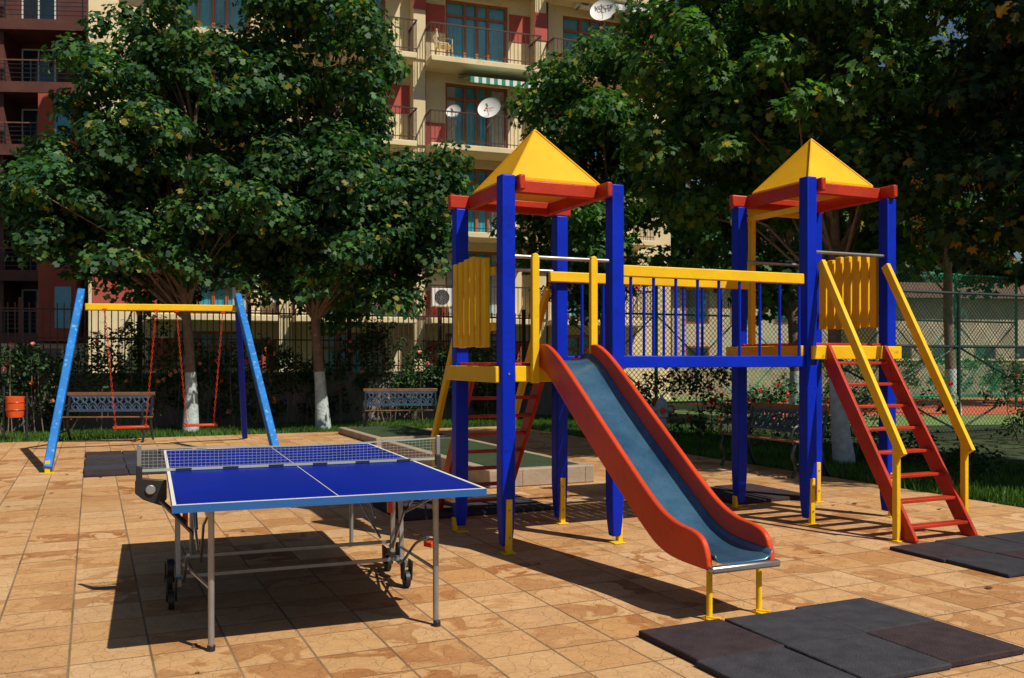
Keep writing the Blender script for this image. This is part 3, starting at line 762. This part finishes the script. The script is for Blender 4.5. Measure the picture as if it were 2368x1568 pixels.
for bi,c in enumerate(bays):
    for k in range(1,NF):
        z=k*FH; l,r=c-1.85,c+1.8
        sl.box(B,l,r,-1.15,-.001,z-.18,z)
        ra.beam(B.p(l,-1.1,z+1.0),B.p(r,-1.1,z+1.0),.04,.04); ra.beam(B.p(l,-1.1,z+.12),B.p(r,-1.1,z+.12),.025,.025)
        ra.beam(B.p(l,-1.1,z+1.0),B.p(l,0,z+1.0),.04,.04); ra.beam(B.p(r,-1.1,z+1.0),B.p(r,0,z+1.0),.04,.04)
        x=l
        while x<=r: ra.beam(B.p(x,-1.1,z),B.p(x,-1.1,z+1.0),.016,.016,up=B.e1); x+=.13
        y=-1.0
        while y<0: ra.beam(B.p(l,y,z),B.p(l,y,z+1),.016,.016); ra.beam(B.p(r,y,z),B.p(r,y,z+1),.016,.016); y+=.13
sl.obj('balcony_slabs',CREAM,g,bevel=.02); ra.obj('balcony_railings',DRED,g)
mb=MB()
for s in (2.45,-1.75,-5.9): mb.cyl(B.p(s,-.10,0),B.p(s,-.10,H),.05,n=8)
mb.obj('downpipes',DRED,g,smooth=True)
def stripes(name,c,w,z,dep,drop,m1,m2,n=14):
    for m,par in ((m1,0),(m2,1)):
        a=MB()
        for i in range(n):
            if i%2==par:
                x0=c-w/2+w*i/n; x1=c-w/2+w*(i+1)/n
                a.prism([B.p(x0,-.03,z),B.p(x0,-dep,z-drop),B.p(x0,-dep,z-drop-.18),B.p(x0,-dep+.012,z-drop-.18),B.p(x0,-dep+.012,z-drop-.02),B.p(x0,-.03,z-.03)],B.e1*(x1-x0))
        a.obj(name,m,g)
AWG=mat('awning_green',(.02,.26,.17),.8,var=.15); AWB=mat('awning_blue_grey',(.35,.42,.50),.8,var=.1)
stripes('green_awning',.55,2.3,10.55,1.35,.36,AWG,WHITE,18)
stripes('white_awning',5.4,1.9,13.35,1.2,.2,AWB,WHITE,15)
def ac(fr,a,b,z):
    g=group('air_conditioner',fr.p(a,b,z))
    mb=MB(); mb.box(fr,a,a+.82,b-.30,b-.02,z,z+.58); mb.obj('casing',WHITE,g,bevel=.02)
    mb=MB(); c=fr.p(a+.33,b-.305,z+.29)
    for r in (.07,.13,.19,.24): mb.tube([c+fr.e1*math.cos(t)*r+Z*math.sin(t)*r for t in [j*math.pi/10 for j in range(20)]],.008,5,closed=True)
    for t in range(6): d=fr.e1*math.cos(t*math.pi/6)+Z*math.sin(t*math.pi/6); mb.beam(c-d*.24,c+d*.24,.01,.01)
    mb.obj('grille',ZINC,g)
    mb=MB(); mb.cyl(c+fr.e2*.012,c+fr.e2*-.001,.235,n=24)
    mb.obj('fan_opening',BLACK,g)
    mb=MB(); mb.box(fr,a+.1,a+.14,b-.32,b,z-.05,z); mb.box(fr,a+.68,a+.72,b-.32,b,z-.05,z); mb.obj('brackets',ZINC,g)
ac(B,-3.05,0,3.15); ac(B,-1.55,0,3.1); ac(B,-1.9,-.45,13.15); ac(B,3.35,-.2,13.2)
ac(B,-6.6,0,3.1)
def dish(a,z,r,txt=None,mark=False,b=-1.25):
    c=B.p(a,b,z); ax=Vector((-.25,-.85,.35)).normalized()
    g=group('satellite_dish',c); mb=MB()
    prof=[(r*k/6,.16*r*(k/6)**2*1.5) for k in range(7)]; prof[0]=(.001,0); mb.lathe(c,prof+[(r*1.01,r*.25),(r*.99,r*.22)],axis=ax,n=28); mb.obj('reflector',WHITE,g,smooth=True)
    m2=MB(); e=c+ax*r*1.1-Z*r*.25; m2.cyl(c-Z*r*.9+ax*.1,e,.012,n=6); m2.cyl(e,e-ax*.1,.035,n=10); m2.cyl(c,c-ax*.15-Z*.3,.02); m2.cyl(c-ax*.15-Z*.3,B.p(a,b+.4,z-.5),.02); m2.obj('arm_and_mast',ZINC,g,smooth=True)
    xx=Z.cross(ax).normalized(); yy=ax.cross(xx)
    if txt:
        cv=bpy.data.curves.new('lettering','FONT'); cv.body=txt; cv.size=.2; cv.align_x='CENTER'; cv.align_y='CENTER'; cv.extrude=.002; cv.offset=.004
        o=bpy.data.objects.new('lettering',cv); cv.materials.append(IRON); M=Matrix((xx,yy,ax)).transposed(); o.rotation_mode='QUATERNION'; o.rotation_quaternion=M.to_quaternion(); o.location=c+ax*.075+yy*.12
        link(o,g)
    if mark:
        m3=MB(); m3.cyl(c+ax*.05-xx*.12,c+ax*.062-xx*.12,.035,n=10); m3.beam(c+ax*.055-xx*.06,c+ax*.055+xx*.14,.01,.02); m3.obj('mark',ORED,g)
dish(.07,9.25,.37,mark=True); dish(-1.0,9.15,.24,b=-.9); dish(4.0,12.8,.43,txt='VOLTE')
def chair(a,b,z):
    g=group('plastic_chair',B.p(a,b,z)); mb=MB()
    mb.box(B,a-.22,a+.22,b-.2,b+.2,z+.42,z+.45)
    for x,y in ((-.2,-.2),(.2,-.2),(-.2,.2),(.2,.2)): mb.beam(B.p(a+x*1.1,b+y*1.1,z),B.p(a+x,b+y,z+.43),.04,.04)
    for i in range(5): mb.beam(B.p(a-.22,b-.18+i*.09,z+.45),B.p(a-.30,b-.18+i*.09,z+.88),.03,.05)
    mb.beam(B.p(a-.30,b-.22,z+.88),B.p(a-.30,b+.22,z+.88),.04,.06)
    for y in (-.22,.22): mb.beam(B.p(a-.26,b+y,z+.64),B.p(a+.2,b+y,z+.64),.05,.03); mb.beam(B.p(a+.2,b+y,z+.43),B.p(a+.2,b+y,z+.64),.04,.03)
    mb.obj('chair_shell',CREAM,g,bevel=.008)
chair(-1.25,-.65,10.8)

# ---------------------------------------------------------------- brown balcony building
D=F((-18.3,40.5),math.radians(4)); g=group('brown_apartment_building',D.p(0,0))
mb=MB(); mb.box(D,-16,0,2.0,10,-.03,18.5); mb.obj('walls',BROWNB,g)
sl=MB(); ra=MB(); co=MB(); gl=MB(); wf=MB(); hr=MB()
levels=[2.35,5.1,7.85,10.6,13.35,16.1]
for z in levels:
    sl.box(D,-16,0,0,1.99,z-.25,z+.22)
    for zz in (.42,.62,.82,1.0): ra.beam(D.p(-16,.08,z+zz),D.p(-.1,.08,z+zz),.025,.025)
    x=-16
    while x<0: ra.beam(D.p(x,.08,z+.2),D.p(x,.08,z+1.15),.04,.04,up=D.e1); x+=1.1
    hr.beam(D.p(-16,.08,z+1.18),D.p(-.1,.08,z+1.18),.07,.05)
    for x in (-14.5,-11.6,-8.7,-5.8,-4.0):
        gl.box(D,x,x+1.5,1.93,1.96,z+.23,z+2.2)
        for xx in (0,.72,1.45): wf.box(D,x+xx,x+xx+.06,1.9,1.97,z+.23,z+2.25)
        wf.box(D,x+.06,x+.72,1.905,1.965,z+2.2,z+2.26); wf.box(D,x+.78,x+1.45,1.905,1.965,z+2.2,z+2.26)
for x in (-16,-12.9,-10.0,-7.1,-4.35): co.box(D,x,x+.3,.3,1.99,2.5,18.5)
co.box(D,-.4,-.02,.02,1.99,2.5,18.5)
sl.obj('balcony_fascias',BROWNB,g); ra.obj('railings',IRON,g); hr.obj('handrails',WOOD,g); co.obj('columns',BROWNB,g); gl.obj('glass',GLASSD,g); wf.obj('frames',WHITE,g)
mb=MB(); mb.box(D,-2.2,-.6,-.6,.02,2.2,12.9); mb.obj('red_bay',ORWALL,g)
mb=MB()
for z in levels[:4]: mb.box(D,-1.5,-.8,-.63,-.58,z+.4,z+2.2)
mb.obj('bay_windows',GLASS,g)
mb=MB(); mb.box(D,-16,0,-.2,1.98,-.03,2.1); mb.obj('ground_floor',CREAM,g)
mb=MB()
for x in (-14,-10.5,-7,-3): mb.box(D,x,x+1.6,-.24,-.18,.1,1.9)
mb.obj('ground_floor_windows',GLASSD,g)

HROOF=mat('roof_tile_brown',(.13,.07,.05),.85,var=.3,vscale=2)
def house(x,y,w,d,h,ang,wallm,name='distant_house'):
    fr=F((x,y),ang); g=group(name,fr.p(0,0)); mb=MB(); mb.box(fr,0,w,0,d,-.03,h); mb.obj('walls',wallm,g)
    mb=MB(); mb.prism([fr.p(-.5,-.6,h),fr.p(-.5,d+.6,h),fr.p(-.5,d/2,h+1.2)],fr.e1*(w+1)); mb.obj('roof',HROOF,g)
    gg=MB(); ff=MB(); z=.5; 
    while z<h-1.6:
        x=.8
        while x<w-1.2: gg.box(fr,x,x+1.1,-.02,.02,z,z+1.5); ff.box(fr,x-.08,x+1.18,-.015,.0,z-.08,z+1.58); x+=2.4
        z+=2.8
    gg.obj('windows',GLASSD,g); ff.obj('frames',BROWNF,g)
CREAM2=mat('beige_render',(.55,.46,.32),.85,var=.2,vscale=.6)
house(19,48,11,8,4.6,math.radians(8),CREAM2); house(8,46,9,8,5,math.radians(12),CREAM2); house(31,50,9,8,4.6,math.radians(-5),CREAM2)

# ---------------------------------------------------------------- trees
tree('added_shade_tree',(-6.3,18.05),[((-6.9,18.3,4.3),(2.8,2.1,1.7),130),((-6.9,18.4,6.5),(2.0,1.8,2.2),80),((-8.6,17.8,4.6),(1.5,1.3,1.1),40)],per=190,lsize=.13,seed=1,lean=(.02,0),r0=.12,crange=(.35,.72),seeds=14)
tree('added_shade_tree',(-3.85,18.8),[((-3.5,18.8,4.2),(2.2,2.0,1.8),120),((-4.0,18.9,7.4),(1.8,1.7,2.8),115),((-2.0,18.8,4.5),(1.2,1.2,1.5),40)],per=190,lsize=.13,seed=2,lean=(0,0),r0=.12,crange=(.35,.72),seeds=8)
tree('added_shade_tree',(2.2,21.0),[((1.7,20.8,4.7),(1.7,1.6,2.2),75),((2.0,20.8,7.2),(1.5,1.4,1.6),50)],per=190,lsize=.13,seed=3,r0=.11,m=LEAF_M)
tree('added_shade_tree',(4.55,12.6),[((4.4,13.5,4.8),(2.5,2.3,1.7),120),((4.9,13.4,6.8),(2.7,2.5,1.6),80),((3.3,14.2,5.7),(1.7,1.6,1.8),55)],per=240,lsize=.12,seed=4,lean=(-.06,.03),r0=.11,crange=(.35,.65),outline=MAPLE,m=LEAF_M,seeds=6)
tree('added_shade_tree',(8.6,11.4),[((7.5,10.7,4.3),(2.7,2.0,1.9),140),((8.2,10.9,6.8),(2.7,2.4,1.8),80)],per=250,lsize=.125,seed=5,m=LEAF_B,r0=.15,crange=(.32,.6),outline=MAPLE,seeds=60)
tree('added_shade_tree',(10.8,7.6),[((10.9,8.0,8.6),(2.5,2.4,2.0),75)],per=120,lsize=.17,seed=6,m=LEAF_B,r0=.17,lime=True)  # unseen tree right of the view, added to shade the neighbouring crown
tree('added_shade_tree',(6.2,20.0),[((6.0,20.5,5.6),(3.3,2.2,2.9),110),((6.0,20.5,9.5),(2.8,2.2,2.2),60)],per=130,lsize=.17,seed=8,m=LEAF_A,r0=.15)
tree('added_shade_tree',(11.5,24.0),[((11,24.0,7.2),(3.8,2.4,3.2),110),((13.5,23,10),(3,2,3),60)],per=110,lsize=.2,seed=9,m=LEAF_B,r0=.15)
tree('added_shade_tree',(18,28.0),[((17.5,28.0,7.0),(4.2,2.6,3.8),120)],per=110,lsize=.22,seed=12,m=LEAF_B,r0=.17)
g=group('distant_trees'); C=[];
for i in range(9):
    x=6+i*5+RNG.uniform(-1,1); y=58+RNG.uniform(-3,3); q=ball(60,.4)*np.array([3.6,3,5.6])+np.array([x,y,7.5]); C.append(q)
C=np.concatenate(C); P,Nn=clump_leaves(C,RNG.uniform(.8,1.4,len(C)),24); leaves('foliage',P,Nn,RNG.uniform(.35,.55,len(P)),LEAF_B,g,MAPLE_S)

# ---------------------------------------------------------------- rose bushes / hedges
def bushes(name,fr,a0,a1,b0,b1,h0,h1,n,per,lsize,m,flowers=(),stems=True):
    g=group(name,fr.p((a0+a1)/2,(b0+b1)/2)); C=[];R=[]
    for i in range(n):
        a=RNG.uniform(a0,a1); b=RNG.uniform(b0,b1); hh=h0+(h1-h0)*(.5+.5*math.sin(a*1.9)*math.sin(a*.7+1))*RNG.uniform(.6,1.05)
        z=RNG.uniform(.1,1)**.8*hh; p=fr.p(a,b,z); C.append((p.x,p.y,p.z)); R.append(RNG.uniform(.13,.30))
    C=np.array(C); P,Nn=clump_leaves(C,np.array(R),per,.9)
    P[:,2]=np.maximum(P[:,2],-.02)
    leaves('foliage',P,Nn,RNG.uniform(.6,1.2,len(P))*lsize,m,g,OVAL)
    if stems:
        st=MB()
        for i in range(0,len(C),3):
            c=Vector(C[i]); st.tube([(c.x+RNG.uniform(-.2,.2),c.y,0),c.lerp(Vector((c.x,c.y,0)),.4),c+Z*.15],[.012,.009,.004],4)
        st.obj('stems',BARK,g)
    for k,(pm,cnt) in enumerate(flowers):
        idx=RNG.integers(0,len(C),cnt); Q=[];NN=[]
        for i in idx:
            c=C[i]+ball(1,.9)[0]*.3+np.array([0,-.22,.1]); q=ball(14,.5); Q.append(c+q*.035); NN.append(q+.01)
        leaves('blossoms',np.concatenate(Q),np.concatenate(NN),RNG.uniform(.035,.06,14*cnt),pm,g,OVAL*np.array([1.6,1]))
    return g
bushes('rose_bushes',WF,-5,3.2,-.9,-.1,1.3,2.45,270,250,.085,LEAF_C,((PET_P,70),(PET_O,18)))
bushes('rose_bushes',WF,3.2,9.6,-.9,-.1,1.3,2.3,210,250,.085,LEAF_C,((PET_O,9),(PET_P,12)))
bushes('rose_bushes',F((2.6,16.3),ANG),-.8,5,-.4,.9,.7,1.5,120,230,.08,LEAF_C,((PET_R,50),))
bushes('rose_bushes',W,10.3,12.8,1.5,5.5,.5,1.9,60,240,.08,LEAF_C,((PET_R,35),))
bushes('hedge',W,6.8,8.2,-3.5,6,.2,.45,110,210,.07,LEAF_C)
bushes('hedge',F((10,33),math.radians(14)),0,20,-.5,.5,1.2,2.0,200,130,.16,LEAF_Y,stems=False)
bushes('hedge',F((-19,37),0),0,14,-.5,.5,.9,1.6,100,120,.16,LEAF_C,stems=False)

P=[];n=120
for i in range(n):
    a=RNG.uniform(-6,5.2); b=RNG.uniform(-4,10)
    if RNG.random()<.4: a=RNG.uniform(3.2,5.3)
    p=W.p(a,b,.012); P.append((p.x,p.y,p.z))
nn=RNG.normal(size=(n,3))*.25; nn[:,2]+=1
leaves('fallen_leaves',np.array(P),nn,RNG.uniform(.03,.06,n),mat('dry_leaf',(.12,.05,.02),.8),None)

# ---------------------------------------------------------------- light, sky, camera
d=Vector((-.60,.47,-1)).normalized()
sd_=bpy.data.lights.new('sun','SUN'); sd_.energy=5.0; sd_.angle=math.radians(.5); sd_.color=(1,.92,.78)
so=bpy.data.objects.new('sun',sd_); so.rotation_mode='QUATERNION'; so.rotation_quaternion=d.to_track_quat('-Z','Y'); so.location=(6,-5,12); COL.objects.link(so)
w=bpy.data.worlds.new('World'); scene.world=w; w.use_nodes=True; nt=w.node_tree
sk=nt.nodes.new('ShaderNodeTexSky'); sk.sky_type='NISHITA'; sk.sun_disc=False; sk.sun_elevation=math.radians(52.7); sk.sun_rotation=math.atan2(.60,-.47)
bg=nt.nodes['Background']; bg.inputs['Strength'].default_value=.052; nt.links.new(sk.outputs[0],bg.inputs['Color'])
cam=bpy.data.cameras.new('camera'); cam.lens=32.38; cam.sensor_width=36; cam.shift_y=.0194; cam.clip_end=2000; cam.clip_start=.05
cam.dof.use_dof=True; cam.dof.focus_distance=6.8; cam.dof.aperture_fstop=5.6
co_=bpy.data.objects.new('camera',cam); co_.location=(0,0,1.43); co_.rotation_euler=(math.radians(90),0,0); COL.objects.link(co_); scene.camera=co_
scene.view_settings.view_transform='Standard'; scene.view_settings.look='None'; scene.view_settings.exposure=0
